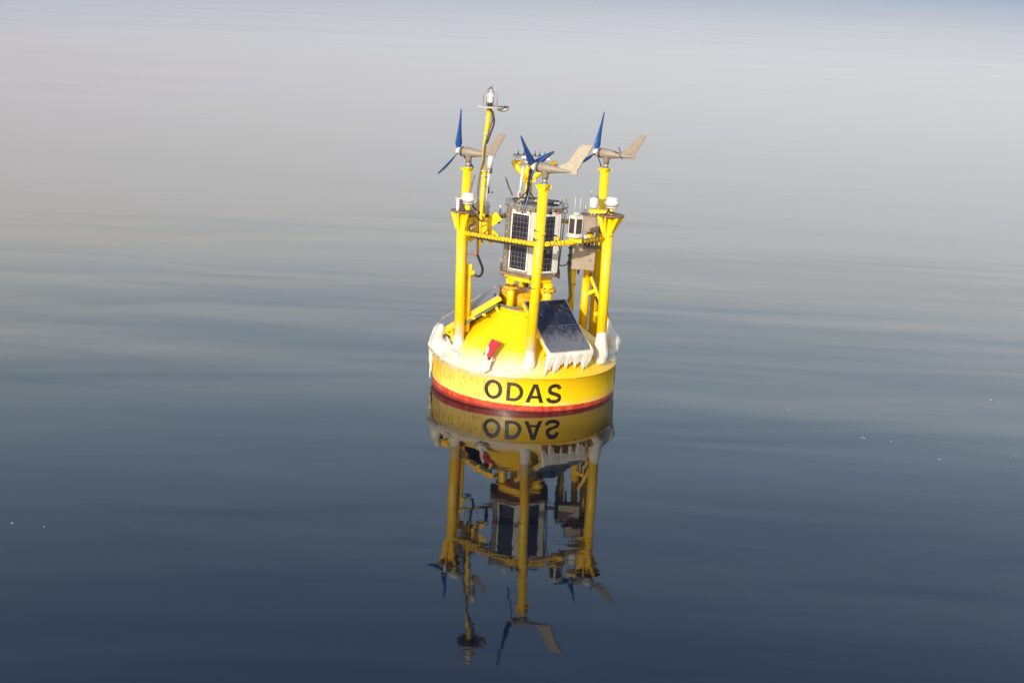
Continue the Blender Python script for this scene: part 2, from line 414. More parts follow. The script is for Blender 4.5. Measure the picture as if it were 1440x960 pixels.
FR0, FR1 = V(1.01, -.5, .58), V(.96, -.5, 2.55)
BL0, BL1 = V(-.97, .55, .55), V(-.985, .55, 2.905)
BR0, BR1 = V(.95, .55, .60), V(.92, .55, 3.035)
B0, B1 = V(-.09, 1.05, .6), V(-.11, 1.05, 2.72)
pole('front left pole with round flange plate', FL0, FL1, .068, [(2.10, .073, .02)], False, (2.46, .155, (0, 0, 0)), 'yellow_foot')
pc = pole('middle pole in front of the cabinet', C0, C1, .064, [(1.65, .070, .012), (1.90, .070, .010), (2.335, .074, .035), (2.30, .068, .012)], mat='yellow_foot')
for z_ in (2.255, 2.275, 2.385, 1.63):
    MB().lathe([(.0665, 0), (.0665, .007)], (.036, -1.1, z_), n=24).build('black_tape', 'black', pc)
pole('front right pole with round flange plate', FR0, FR1, .068, [(2.27, .075, .05), (2.32, .072, .01)], False, (2.55, .185, (.02, 0, 0)), 'yellow_foot')
pole(None, BL0, BL1, .062, ear=.035); pole(None, BR0, BR1, .062, [(2.44, .073, .02)], ear=.04)
pb = pole('rear pole carrying the sensor arms', B0, B1, .055, [], False, None)
MB().tube([(-.03, 1.02, .9), (-.035, 1.02, 1.62)], .028, 10).build('rust_strip', 'rust', pb)

# --- ring bars between the poles
def along(p0, p1, z): t = (z-p0.z)/(p1.z-p0.z); return p0.lerp(p1, t)
ZR = 2.205
hexp = [along(a, b, ZR) for a, b in ((FL0, FL1), (C0, C1), (FR0, FR1), (BR0, BR1), (B0, B1), (BL0, BL1))]
hexp[2].z += .03; hexp[0].z -= .03
ring = empty('ring_frame', buoy)
for i in range(6):
    a, b = hexp[i], hexp[(i+1) % 6]
    bar = MB().cyl(a, b, .032, n=16).build('ring_bar', 'yellow' if i != 3 else 'yellow_old', ring)
ties = MB()
random.seed(3)
for i in (0, 1, 4):
    a, b = hexp[i], hexp[(i+1) % 6]; L = (b-a).length; d = (b-a).normalized(); n_ = int(L/.052)
    for j in range(3, n_-2):
        if i == 1 and .36 < j/n_ < .5: continue
        c = a + d*(j*.052 + random.uniform(-.008, .008))
        ties.lathe([(.0345, 0), (.0365, .002), (.0365, .006), (.0345, .008)], c, d + V(random.uniform(-.08, .08), 0, random.uniform(-.1, .1)), 14)
        if random.random() < .5:
            ties.tube([c+V(0, -.03, .02), c+V(random.uniform(-.01, .01), -.032, .05+random.random()*.05)], .0035, 5)
ties.build('cable_ties', 'black', ring, kind='stuff')
run = MB()
for off in (.028, .04):
    a, b = hexp[0], hexp[1]
    run.tube(smoothpath([a.lerp(b, .12)+V(0, -.02, -.03), a.lerp(b, .4)+V(0, -.015, -off-.006), a.lerp(b, .7)+V(0, -.01, -off-.012), a.lerp(b, .97)+V(0, 0, -.04)], 5), .009, 8)
run.build('cable', 'black', ring)
run = MB().tube(smoothpath([hexp[0].lerp(hexp[1], .1)+V(0, -.026, .015), hexp[0].lerp(hexp[1], .5)+V(0, -.03, .014), hexp[0].lerp(hexp[1], .95)+V(0, -.03, .016)], 6), .012, 8)
run.build('cable', 'yellow_old', ring)
run = MB().tube(smoothpath([hexp[1].lerp(hexp[2], .08)+V(0, -.026, .015), hexp[1].lerp(hexp[2], .3)+V(0, -.03, -.022), hexp[1].lerp(hexp[2], .5)+V(0, -.02, -.025)], 6), .012, 8)
run.build('cable', 'yellow_old', ring)

# --- wind turbines (axis points left and away from the camera)
def make_turbine(spin, tail_iced=False):
    t = empty('wind_turbine', buoy)
    # local frame: +X from nose to tail, Z up, origin on the yaw axis at hub height
    MB().lathe([(.001, -.205), (.022, -.200), (.040, -.185), (.052, -.160), (.055, -.125)], axis=(1, 0, 0), n=24).build('nose_cone', 'white', t)
    prof = [(.050, -.122), (.062, -.118), (.064, -.10), (.064, -.085), (.067, -.07), (.070, -.03), (.070, .01), (.064, .06), (.054, .11), (.043, .17), (.034, .23), (.028, .30), (.022, .36), (.012, .41)]
    mb = MB().lathe(prof, axis=(1, 0, 0), n=28)
    mb.lathe([(.040, -.135), (.042, -.09), (.055, -.05), (.066, -.01)], (0.01, 0, 0), (0, 0, 1), 24)
    mb.build('nacelle', 'nacelle', t)
    MB().lathe([(.0655, -.098), (.0685, -.092), (.0685, -.078), (.0665, -.072)], axis=(1, 0, 0), n=28).build('rotor_ring', 'dark_band', t)
    MB().lathe([(.034, -.205), (.034, -.13)], (0.01, 0, 0), n=20).build('mount_collar', 'steel', t)
    MB().lathe([(.042, -.215), (.042, -.190)], (0.01, 0, 0), n=20).build('mount_base', 'lid', t)
    outline = [(.15, .030), (.22, .048), (.30, .098), (.39, .200), (.455, .290), (.48, .312), (.55, .320), (.562, .308), (.555, .28), (.50, .165), (.43, .045), (.435, -.012), (.425, -.024), (.30, -.026), (.18, -.024)]
    if tail_iced:
        out2 = [(.20, .046), (.27, .085), (.33, .150), (.40, .245), (.46, .325), (.50, .355), (.56, .362), (.62, .372), (.645, .352), (.625, .31), (.585, .24), (.535, .165), (.49, .075), (.455, .02), (.46, -.02), (.44, -.034), (.33, -.030), (.22, -.024)]
        out2 = [(a+random.uniform(-.008, .008), b+random.uniform(-.008, .008)) for a, b in out2]
        bm = MB().prism(outline, (0,0,0), (1,0,0), (0,0,1), .018).build('tail_fin', 'nacelle', t)
        o2 = MB().prism(out2, (0,0,0), (1,0,0), (0,0,1), .030).build('tail_frost', M['tail_ice'], t, label='pale cream frost coating the tail fin')
        bv = o2.modifiers.new('b', 'BEVEL'); bv.width = .008; bv.segments = 2
    else:
        f = MB().prism(outline, (0,0,0), (1,0,0), (0,0,1), .016).build('tail_fin', 'nacelle', t)
        bv = f.modifiers.new('b', 'BEVEL'); bv.width = .005; bv.segments = 2
    bmesh_ = blade_mesh()
    for k3 in range(3):
        b = bpy.data.objects.new('blade', bmesh_); col.objects.link(b); b.parent = t
        b.location = (-.150, 0, 0); b.rotation_euler = (R(spin + 120*k3), 0, 0)
    return t
_bm = {}
def blade_mesh():
    if 'b' in _bm: return _bm['b']
    vs = []; fs = []; n = 14; prof = [(-.5, 0), (-.3, .07), (.1, .06), (.5, .0), (.1, -.03), (-.3, -.04)]; m = len(prof)
    for i in range(n+1):
        s_ = i/n; r = .035 + s_*.545
        ch = (.050 + .062*min(1, s_/.13)) * (1-s_*1.0) + .030*s_ if s_ < .5 else .112*(1-s_) + .030*s_
        if s_ > .95: ch *= .6
        pitch_ = R(46*(1-s_)**2.0 + 7)
        sweep = -.012 + .02*s_ - .05*s_*(1-s_); cone = -.02*s_*s_
        for a, b in prof:
            u, v = a*ch + sweep, b*ch*1.4
            vs.append((cone + u*math.sin(pitch_) + v*math.cos(pitch_), u*math.cos(pitch_) - v*math.sin(pitch_), r))
    for i in range(n):
        for j in range(m): fs.append((i*m+j, i*m+(j+1) % m, (i+1)*m+(j+1) % m, (i+1)*m+j))
    fs.append(tuple(reversed(range(m)))); fs.append(tuple(n*m+j for j in range(m)))
    me = bpy.data.meshes.new('blade'); me.from_pydata(vs, [], fs); me.materials.append(M['blue'])
    for p in me.polygons: p.use_smooth = True
    _bm['b'] = me; return me
k = N('pale frost on fin'); p_ = k.pos(); nn_ = k.noise(p_, 9, 5, .6)
k.set(Base_Color=k.mix(k.ramp(nn_, .3, .7), (.36, .30, .215), (.43, .365, .27)), Roughness=.55, Subsurface_Weight=.2); k.bump(nn_, .6, .015); M['tail_ice'] = k.m
TH = 28
def put_turbine(t, pos, yaw=TH):
    t.location = pos; t.rotation_euler = (0, 0, -R(yaw))
HUB = .205
# spin angles are about the local X axis; positive turns the blade from up towards -Y
tl = make_turbine(-1); put_turbine(tl, (BL1.x, BL1.y, BL1.z+HUB)); tl['label'] = 'left turbine behind the light mast'
tc = make_turbine(-75, True); put_turbine(tc, (C1.x, C1.y, C1.z+HUB)); tc['label'] = 'middle turbine with frosted tail fin'
tr = make_turbine(-18); put_turbine(tr, (BR1.x, BR1.y, BR1.z+HUB-.01)); tr['label'] = 'right turbine'
MB().tube(smoothpath([(.14, -.085, .06), (.22, -.07, .03), (.25, -.04, -.03), (.25, 0, -.05)], 4), .005, 6).build('wire', 'black', tr)
MB().tube([(.20, -.05, .12), (.235, -.05, .045)], .006, 6).build('wire', 'black', tr)

# --- instrument cabinet on its legs
cab = empty('instrument_cabinet', buoy, label='tall six-sided steel cabinet with upright solar panels')
CX, CY, RC = -.02, 0.0, .405
def hexring(r, z, cx=CX, cy=CY, n=6, a0=-90): return [(cx + r*math.cos(R(a0+60*i)), cy + r*math.sin(R(a0+60*i)), z) for i in range(n)]
def hexprism(r0, z0, r1, z1, r=None):
    return MB().add(hexring(r0, z0)+hexring(r1, z1), [(5,4,3,2,1,0), (6,7,8,9,10,11)] + [(i, (i+1) % 6, 6+(i+1) % 6, 6+i) for i in range(6)])
hexprism(RC, 1.64, RC, 2.50).build('cabinet_body', 'steel', cab)
hexprism(RC+.07, 1.612, RC+.07, 1.640).build('bottom_plate', 'brown_plate', cab)
hexprism(RC-.07, 1.52, RC-.07, 1.611).build('support_beam', 'yellow', cab)
hexprism(RC+.015, 2.501, RC+.065, 2.555).build('lid_rim', 'lid', cab)
hexprism(RC+.06, 2.556, RC+.02, 2.575).build('lid', 'lid', cab)
for i in range(6):
    a = R(-90+60*i); c = V(CX + (RC-.004)*math.cos(a), CY + (RC-.004)*math.sin(a), 2.07)
    MB().box(c, (.028, .085, .855), Matrix.Rotation(a, 3, 'Z'), .006).build('corner_post', 'steel' if i else 'cream', cab)
    rv = MB()
    for j in range(7):
        rv.lathe([(.009, 0), (.006, .006)], (CX+(RC+.009)*math.cos(a), CY+(RC+.009)*math.sin(a), 1.72+j*.115), (math.cos(a), math.sin(a), 0), 8)
    rv.build('rivets', 'white', cab, kind='stuff')
def upright_panel(face_az, shift, wd, ht, zc, fw_=.022, extra=0):
    a = R(face_az); n_ = V(math.cos(a), math.sin(a), 0); tdir = V(-math.sin(a), math.cos(a), 0)
    ap = RC*math.cos(R(30))
    e = empty('solar_panel', buoy)
    frame(e, V(CX, CY, zc) + n_*(ap+.016) + tdir*shift, tdir, (0, 0, 1))
    f = MB().box((extra/2, 0, 0), (wd+2*fw_+extra, ht+2*fw_, .022), None, .004)
    f.build('panel_frame', 'white', e)
    MB().box((0, 0, .0125), (wd, ht, .004)).build('panel_glass', 'cells', e)
    for sx, sy in ((-1, -1), (-1, 1), (1, -1), (1, 1)):
        MB().lathe([(.008, 0), (.006, .005)], (sx*(wd/2+fw_*.5), sy*(ht/2+fw_*.5), .011), n=8).build('screw', 'steel', e)
    return e
e1 = upright_panel(240, .012, .25, .748, 2.075); e1['label'] = 'left upright panel on the cabinet'
e2 = upright_panel(300, -.02, .25, .748, 2.07, .03, .07); e2['label'] = 'right upright panel on the cabinet'
upright_panel(180, 0, .25, .748, 2.07); upright_panel(0, 0, .25, .748, 2.07)
# latches and brackets under the lid
for (az_, s_, m_) in ((240, -.10, 'white'), (240, .03, 'lid'), (240, .12, 'cream'), (300, -.12, 'lid'), (300, .03, 'black'), (300, .08, 'white'), (300, .14, 'redlabel')):
    a = R(az_); n_ = V(math.cos(a), math.sin(a), 0); td = V(-math.sin(a), math.cos(a), 0)
    MB().box(V(CX, CY, 2.488)+n_*(RC*.866+.02)+td*s_, (.03, .055, .026), Matrix.Rotation(a, 3, 'Z'), .006).build('latch', m_, cab)
for az_, s_ in ((240, 0), (240, .14), (300, .05), (300, -.14)):
    a = R(az_); n_ = V(math.cos(a), math.sin(a), 0); td = V(-math.sin(a), math.cos(a), 0)
    MB().lathe([(.014, 0), (.018, .006), (.018, .014), (.012, .02)], V(CX, CY, 2.53)+n_*(RC*.866+.05)+td*s_, n_, 12).build('bolt', 'steel', cab)
# shackles on the right of the lid
def torus(c, r, q, axis, n=16):
    ax = V(axis).normalized(); u = ax.orthogonal().normalized(); v = ax.cross(u)
    return [V(c)+u*r*math.cos(i*math.tau/n)+v*r*math.sin(i*math.tau/n) for i in range(n+1)]
for c, ax_ in (((.37, -.05, 2.63), (0, 1, .2)), ((.40, -.08, 2.57), (.6, 1, 0)), ((.395, -.1, 2.50), (0, 1, 0)), ((.30, -.2, 2.58), (.4, .9, .1)), ((-.24, -.27, 2.58), (0, 1, 0))):
    MB().tube(torus(c, .030, 0, ax_), .007, 6).build('shackle', 'steel', cab)
MB().tube([(.395, -.1, 2.46), (.385, -.1, 2.1), (.36, -.1, 1.64)], .009, 8).build('rod', 'steel', cab)
for i, pts in enumerate([[(-.30, -.15, 2.585), (-.12, -.25, 2.60), (.05, -.22, 2.605), (.2, -.18, 2.60), (.33, 0, 2.59)],
                         [(-.20, -.25, 2.585), (-.05, -.28, 2.60), (.1, -.3, 2.60), (.28, -.2, 2.59)],
                         [(-.33, .05, 2.585), (-.1, .1, 2.61), (.15, .02, 2.61), (.3, .12, 2.59)]]):
    MB().tube(smoothpath(pts, 6), .012, 8).build('lid_cable', 'black', cab)
for c, d, m_ in (((.05, .0, 2.595), (.16, .12, .04), 'lid'), ((.22, -.08, 2.60), (.10, .08, .05), 'black'), ((-.2, .05, 2.59), (.12, .10, .03), 'steel'), ((.27, -.16, 2.60), (.07, .04, .035), 'white')):
    MB().box(c, d, None, .01).build('junction_box', m_, cab)
for i in range(6):
    p = V(hexring(RC+.05, 1.60)[i])
    MB().cyl((p.x, p.y, 1.585), (p.x, p.y, 1.612), .012, n=6).build('bolt', 'rust', cab)
# legs
for (x, y, r, z0) in ((-.26, -.2, .052, 1.05), (.24, -.2, .068, 1.05), (-.29, .28, .05, 1.05), (.20, .28, .05, 1.05)):
    zf = 1.405 if y < 0 else 1.47
    leg = MB().cyl((x, y, z0), (x, y, 1.519), r, n=22).build('leg', 'yellow', cab)
    MB().lathe([(r+.052, 0), (r+.052, .014)], (x, y, zf), n=26).build('flange', 'yellow_old', cab)
    MB().lathe([(r+.046, .018), (r+.046, .030)], (x, y, zf), n=26).build('flange', 'yellow', cab)
    for i in range(8):
        a = i*math.tau/8+.3; px_, py_ = x+(r+.03)*math.cos(a), y+(r+.03)*math.sin(a)
        MB().cyl((px_, py_, zf-.016), (px_, py_, zf+.052), .0085, n=6).build('bolt', 'rust', cab)
MB().lathe([(.057, 0), (.060, .01), (.054, .035)], (-.26, -.2, 1.437), n=20).build('rust_stain', 'rust', cab)

# --- solar panels lying on the cone
def roof_panel(az, r0, z0, r1, z1, wd, cell, lab, railm='cream'):
    a = R(az); d = V(math.cos(a), math.sin(a), 0); s_ = V(-math.sin(a), math.cos(a), 0)
    top, bot = d*r0+V(0,0,z0), d*r1+V(0,0,z1); L = (top-bot).length
    e = empty('solar_panel', buoy, label=lab); frame(e, (top+bot)/2, s_, top-bot)
    MB().box((0, 0, -.012), (wd-.03, L-.03, .026)).build('panel_back', 'grey', e)
    for sx in (-1, 1):
        MB().box((sx*(wd/2-.007), 0, -.003), (.014, L, .030), None, .003).build('frame_rail', railm, e)
        MB().box((sx*(wd/2-.014), 0, -.045), (.036, L*1.02, .052), None, .005).build('support_rail', 'yellow', e)
    for sy in (-1, 1):
        MB().box((0, sy*(L/2-.007), -.003), (wd-.03, .014, .030), None, .003).build('frame_rail', 'steel', e)
    MB().box((0, -.005, .0005), (wd-.03, .006, .024)).build('frame_rail', 'grey', e)
    for sy in (-1, 1):
        g = MB().box((0, sy*(L/4-.002), .006), (wd-.03, L/2-.020, .007)).build('panel_glass', cell, e)
    MB().box((wd*.3, L/2-.06, .012), (.14, .025, .012)).build('junction_strip', 'black', e)
    for sx in (-1, 1):
        for sy, q in ((1, .16), (-1, .2)):
            MB().box((sx*(wd/2-.05), sy*(L/2-.12), -.15), (.035, .035, .17)).build('strut', 'yellow', e)
    return e
rp = roof_panel(300, .42, 1.30, 1.16, .79, .66, 'cells_frost', 'dark solar panel on the front of the cone, frosted along its lower half', 'steel')
lp = roof_panel(180, .42, 1.315, 1.21, .755, .70, 'cells_side', 'left solar panel seen along its edge, reflecting pale sky', 'yellow_old')
# steep panel by the right poles
e = empty('solar_panel', buoy, label='steep panel beside the right poles, seen edge on'); frame(e, (.985, .22, 1.30), (0, 1, 0), V(.84, 0, 1.60)-V(1.13, 0, 1.0))
for sx in (-1, 1): MB().box((sx*.18, 0, -.02), (.03, .66, .04), None, .004).build('frame_rail', 'yellow', e)
MB().box((0, 0, .006), (.33, .66, .012)).build('panel_glass', 'cells_side', e)
MB().box((-.2, -.1, -.06), (.02, .3, .03)).build('support_rail', 'black', e)
for y_ in (-.2, .12): MB().box((-.14, y_, -.10), (.035, .05, .14), None, .004).build('bracket', 'yellow', e)
# strut under the left panel foot and clips
lb = MB()
MB().tube([(-1.02, -.36, .82), (-1.00, -.46, .66)], .022, 10).build('strut', 'yellow', buoy)
MB().tube([(-1.12, -.34, .76), (-.95, -.5, .72)], .016, 8).build('strut', 'yellow', buoy)
MB().tube(smoothpath([(-.42, -.30, 1.19), (-.62, -.42, 1.07), (-.8, -.45, .96), (-.93, -.40, .80)], 6), .016, 8).build('cable_conduit', 'green', buoy)
MB().tube(smoothpath([(-.42, -.27, 1.22), (-.62, -.40, 1.11), (-.8, -.43, 1.0), (-.93, -.38, .84)], 6), .010, 8).build('cable_conduit', 'yellow', buoy)
for p in ((-.60, -.47, 1.07), (-.74, -.46, 1.01)): MB().box(p, (.05, .03, .03), None, .005).build('cable_clip', 'yellow', buoy)
MB().tube(smoothpath([(-.44, -.20, 1.18), (-.30, -.30, 1.165), (-.1, -.33, 1.165), (.05, -.28, 1.165)], 6), .013, 8).build('cable_conduit', 'green', buoy)

# --- red lug on the cone
d = V(-.44, -.90, 0).normalized(); sl = (d*.80 + V(0, 0, -.62)).normalized(); td = V(-d.y, d.x, 0)
e = MB().prism([(-.060, -.12), (.050, -.13), (.085, .13), (-.055, .16)], V(-.47, -1.02, .70)+V(0, -.03, .055), td, (-sl), .05)
o = e.build('lifting_lug', 'red', buoy); bv = o.modifiers.new('b', 'BEVEL'); bv.width = .012; bv.segments = 2
MB().cyl(V(-.49, -1.0, .60), V(-.49, -1.05, .70), .03, n=12).build('lug_foot', 'red', buoy)

# --- light mast
mast = empty('light_mast', buoy, label='thin yellow mast with a caged lantern on top')
up_ = [(-.71, -.5, 3.845), (-.725, -.5, 3.6), (-.742, -.5, 3.35), (-.74, -.5, 3.15), (-.745, -.5, 2.98)]
MB().tube(up_, [.030, .030, .024, .022, .024], 12).build('mast_tube', 'yellow', mast)
MB().tube([(-.725, -.5, 3.02), (-.73, -.5, 2.6), (-.735, -.5, 2.3), (-.74, -.51, 1.98), (-.74, -.51, 1.92)], [.030, .030, .026, .020, .012], 12).build('mast_tube', 'yellow', mast)
cab_p = smoothpath([(-.69, -.52, 3.82), (-.665, -.52, 3.70), (-.70, -.535, 3.55), (-.74, -.54, 3.35), (-.745, -.54, 3.15), (-.775, -.53, 2.98), (-.79, -.54, 2.75), (-.775, -.55, 2.45), (-.765, -.56, 2.25), (-.75, -.55, 2.0), (-.745, -.53, 1.88)], 6)
MB().tube(cab_p, .013, 8).build('mast_cable', simple('brown cable', (.14, .10, .04), .5), mast)
MB().tube(smoothpath([(-.67, -.52, 3.80), (-.64, -.52, 3.66), (-.68, -.52, 3.50), (-.715, -.53, 3.38)], 6), .012, 8).build('mast_cable', 'black', mast)
MB().tube(smoothpath([(-.745, -.52, 1.9), (-.70, -.5, 1.80), (-.66, -.45, 1.68), (-.70, -.40, 1.58), (-.82, -.35, 1.60)], 8), .017, 10).build('mast_cable', 'black', mast)
MB().tube(smoothpath([(-.79, -.38, 1.61), (-.85, -.38, 1.50), (-.87, -.38, 1.38)], 5), .012, 8).build('mast_cable', 'green', mast)
for z_, r_ in ((3.70, .033), (3.49, .045), (3.01, .045), (2.94, .045)):
    MB().lathe([(r_-.01, 0), (r_, .004), (r_, .016), (r_-.01, .02)], (-.735, -.51, z_), n=14).build('clamp', 'cream', mast)
MB().lathe([(.19, 0), (.19, .014)], (-.70, -.5, 3.850), n=28).build('top_plate', 'cream', mast)
MB().lathe([(.035, .015), (.032, .055)], (-.71, -.5, 3.850), n=16).build('lantern_base', 'black', mast)
MB().lathe([(.045, .056), (.045, .10), (.038, .105), (.045, .11), (.045, .155), (.03, .175), (.012, .19)], (-.71, -.5, 3.850), n=18).build('lantern', 'white', mast)
MB().lathe([(.022, .19), (.022, .235), (.008, .25)], (-.71, -.5, 3.850), n=14).build('lantern_cap', 'glass', mast)
for a in (0, 60, 120, 180, 240, 300):
    c, s_ = math.cos(R(a)), math.sin(R(a)); q = V(-.71, -.5, 3.85)
    MB().tube([q+V(.09*c, .09*s_, .01), q+V(.09*c, .09*s_, .17), q+V(.075*c, .075*s_, .195), q+V(0, 0, .255)], .0045, 6).build('cage_wire', 'steel', mast)
MB().lathe([(.012, .25), (.016, .26), (.016, .285), (.008, .295)], (-.71, -.5, 3.85), n=10).build('cage_finial', 'lid', mast)
MB().lathe([(.02, -.055), (.06, -.04), (.078, -.018), (.075, -.004)], (-.54, -.5, 3.855), n=22).build('small_antenna', 'white', mast)
MB().lathe([(.082, -.003), (.082, .006)], (-.54, -.5, 3.866), n=22).build('antenna_plate', 'black', mast)
MB().box((-.6, -.5, 3.872), (.14, .05, .008)).build('antenna_arm', 'steel', mast)
# white tube antenna beside the mast
ant = empty('tube_antenna', buoy, label='white tube antenna with a dark band beside the light mast')
MB().cyl((-.672, -.45, 2.80), (-.670, -.45, 2.985), .030, n=16).build('lower_tube', 'white', ant)
MB().cyl((-.670, -.45, 2.986), (-.668, -.45, 3.045), .031, n=16).build('dark_band', 'lid', ant)
MB().box((-.635, -.455, 3.015), (.025, .04, .06)).build('clamp', 'black', ant)
MB().box((-.70, -.47, 3.00), (.07, .03, .03)).build('clamp', 'yellow', ant)
MB().cyl((-.664, -.45, 3.046), (-.650, -.45, 3.21), .036, n=16).build('upper_tube', 'white', ant)
MB().tube([(-.672, -.45, 2.80), (-.675, -.45, 2.66), (-.695, -.45, 2.45)], [.014, .011, .010], 8).build('rod', 'cream', ant)
MB().tube([(-.655, -.46, 2.80), (-.65, -.46, 2.72)], .012, 6).build('clamp', 'black', ant)
MB().lathe([(.011, 0), (.011, .02)], (-.605, -.45, 2.725), n=8).build('clamp', 'black', ant)

# --- yellow cross on the left
cr = empty('topmark_cross', buoy, label='yellow diagonal cross beside the front left pole')
cc = V(-.70, -.20, 2.215)
def arm(cc, ang, L, w_, th, mat, off=0, l0=None):
    l0 = -L if l0 is None else l0
    o = MB().prism([(l0, -w_/2), (L, -w_/2), (L, w_/2), (l0, w_/2)], cc+V(0, off, 0), (math.cos(ang), 0, math.sin(ang)), (-math.sin(ang), 0, math.cos(ang)), th)
    return o.build('cross_arm', mat, cr)
arm(cc, R(40), .27, .13, .03, 'yellow')
arm(cc, R(-38), .24, .12, .03, 'yellow', .034, -.21)
arm(cc+V(.10, 0, -.12), R(-30), .14, .09, .02, 'white', .07)
arm(cc+V(-.17, .3, -.02), R(45), .12, .08, .02, 'yellow', 0)
MB().cyl((-.70, -.18, 1.98), (-.70, -.18, 2.44), .018, n=12).build('cross_post', 'yellow', cr)
MB().cyl((-.70, -.18, 2.02), (-.70, -.60, 2.18), .018, n=12).build('cross_bracket', 'yellow_old', cr)
for p in ((-.86, -.12, 2.03), (-.58, -.14, 2.03)): MB().prism([(0, 0), (.06, .06), (.12, 0), (.06, -.05)], V(p)-V(.06, 0, 0), (1,0,0), (0,0,1), .02).build('cross_tip', 'yellow', cr)
# --- round pale sensor dome
dm = empty('sensor_dome', buoy, label='pale grey drum-shaped dome behind the mast')
DC = (-.775, -.05, 2.36)
MB().lathe([(.125, 0), (.135, .01), (.148, .10)], DC, n=32).build('dome_base', 'grp', dm)
MB().lathe([(.150, .101), (.155, .108), (.150, .116), (.138, .17), (.10, .205), (.05, .222), (.001, .226)], DC, n=32).build('dome_cover', 'grp', dm)
MB().box((-.74, -.05, 2.345), (.24, .10, .022)).build('dome_bracket', 'black', dm)
MB().tube([(-.74, -.05, 2.34), (-.76, .02, 2.2)], .02, 8).build('dome_bracket', 'yellow', dm)
MB().tube([(-.76, .02, 2.21), (-.97, .03, 2.2)], .025, 8).build('dome_bracket', 'yellow', dm)

# --- mushroom antennas on the flanges
def mushroom(x, y, z0, zt, r, lab, big=False):
    e = empty('satellite_antenna', buoy, label=lab)
    MB().cyl((x, y, z0), (x, y, zt-.02), .034, n=16).build('stem', 'yellow', e)
    MB().box((x, y-.036, z0+.035), (.06, .012, .03)).build('clamp', 'black', e)
    MB().lathe([(.05, -.022), (.075, -.018), (.075, 0)], (x, y, zt), n=24).build('mount_disc', 'cream', e)
    MB().lathe([(r*.62, .001), (r*.85, .02), (r, .045), (r, .055), (r*.80, .075), (r*.78, .105), (r*.66, .122), (.001, .127)], (x, y, zt), n=28).build('radome', 'white', e)
    for i in range(3):
        a = i*2.1+.4; MB().lathe([(.007, 0), (.007, .02)], (x+r*.88*math.cos(a), y+r*.88*math.sin(a), zt+.045), n=8).build('screw', 'black', e)
    return e
mushroom(-.905, -.57, 2.45, 2.60, .098, 'white domed antenna on the front left flange')
mushroom(.985, -.50, 2.56, 2.67, .100, 'white domed antenna on the front right flange')
MB().box((-1.045, -.52, 2.545), (.035, .05, .17), None, .004).build('signal_box', 'white', buoy)
MB().box((-.985, -.50, 2.555), (.065, .09, .155), None, .004).build('signal_box', 'dark_band', buoy)
MB().box((-1.02, -.52, 2.64), (.11, .11, .014)).build('signal_box_cover', 'cream', buoy)
MB().lathe([(.016, 0), (.016, .045)], (-1.065, -.53, 2.60), n=8).build('signal_knob', 'cream', buoy)
MB().tube(smoothpath([(-.87, -.56, 2.60), (-.82, -.56, 2.52), (-.76, -.54, 2.47), (-.80, -.52, 2.42), (-.88, -.5, 2.40)], 6), .012, 8).build('cable', 'black', buoy)
MB().tube(smoothpath([(-.84, -.58, 2.46), (-.74, -.56, 2.37), (-.70, -.5, 2.35), (-.78, -.45, 2.33), (-.87, -.48, 2.25), (-.85, -.55, 2.16)], 6), .008, 8).build('cable', 'black', buoy)
MB().tube(smoothpath([(.93, -.53, 2.68), (.94, -.56, 2.62), (.90, -.60, 2.58), (.84, -.58, 2.57)], 6), .012, 8).build('cable', 'black', buoy)
MB().box((.83, -.45, 2.585), (.27, .10, .045), None, .006).build('bracket', 'yellow', buoy)
# small white rod antennas
for (x, y, z, h) in ((-.49, .5, 2.285, .13), (.68, .3, 2.44, .12)):
    e = empty('rod_antenna', buoy)
    MB().lathe([(.015, .018), (.015, h)], (x, y, z), n=12).build('rod', 'white', e)
    MB().lathe([(.042, 0), (.042, .014), (.02, .03)], (x, y, z-.012), n=18).build('mount_disc', 'white', e)
    MB().lathe([(.02, 0), (.02, .11)], (x-.01, y-.02, z-.125), n=10).build('clamp', 'black', e)
    MB().tube([(x-.02, y, z-.035), (x-.02, y+.34 if x < 0 else y+.2, z-.06)], .018, 8).build('arm', 'yellow_old', e)

# --- sensor arms on the rear pole
sa = empty('sensor_arms', buoy, label='yellow forked arms carrying a white plate with spikes')
top = V(-.11, 1.05, 2.72)
MB().tube([top+V(-.02, 0, -.03), top+V(-.25, 0, .25)], .042, 12).build('arm', 'yellow', sa)
MB().tube([top+V(.02, 0, 0), top+V(.20, 0, .16)], .040, 12).build('arm', 'yellow', sa)
MB().tube([top+V(.12, .02, .14), top+V(.37, .1, .255)], .038, 12).build('arm', 'yellow_old', sa)
MB().prism([(-.085, -.03), (.085, -.03), (.10, .08), (.02, .12), (-.03, .26), (-.09, .10)], top, (1,0,0), (0,0,1), .06).build('gusset', 'yellow', sa)
MB().cyl(top+V(-.25, 0, .23), top+V(-.11, 0, .235), .030, n=12).build('arm', 'yellow_old', sa)
MB().cyl(top+V(-.12, -.02, .245), top+V(.06, -.02, .245), .035, n=14).build('sensor_barrel', 'lid', sa)
MB().box(top+V(.01, 0, .318), (.52, .10, .036), None, .006).build('plate', 'white', sa)
MB().box(top+V(.01, 0, .342), (.54, .11, .010)).build('plate_edge', 'lid', sa)
for i, dx in enumerate((-.185, -.105, -.03, .055, .12, .19)):
    q = top+V(dx, 0, .347); MB().lathe([(.014, 0), (.012, .02), (.005, .024), (.004, .065)], q, n=8).build('spike', 'black', sa)
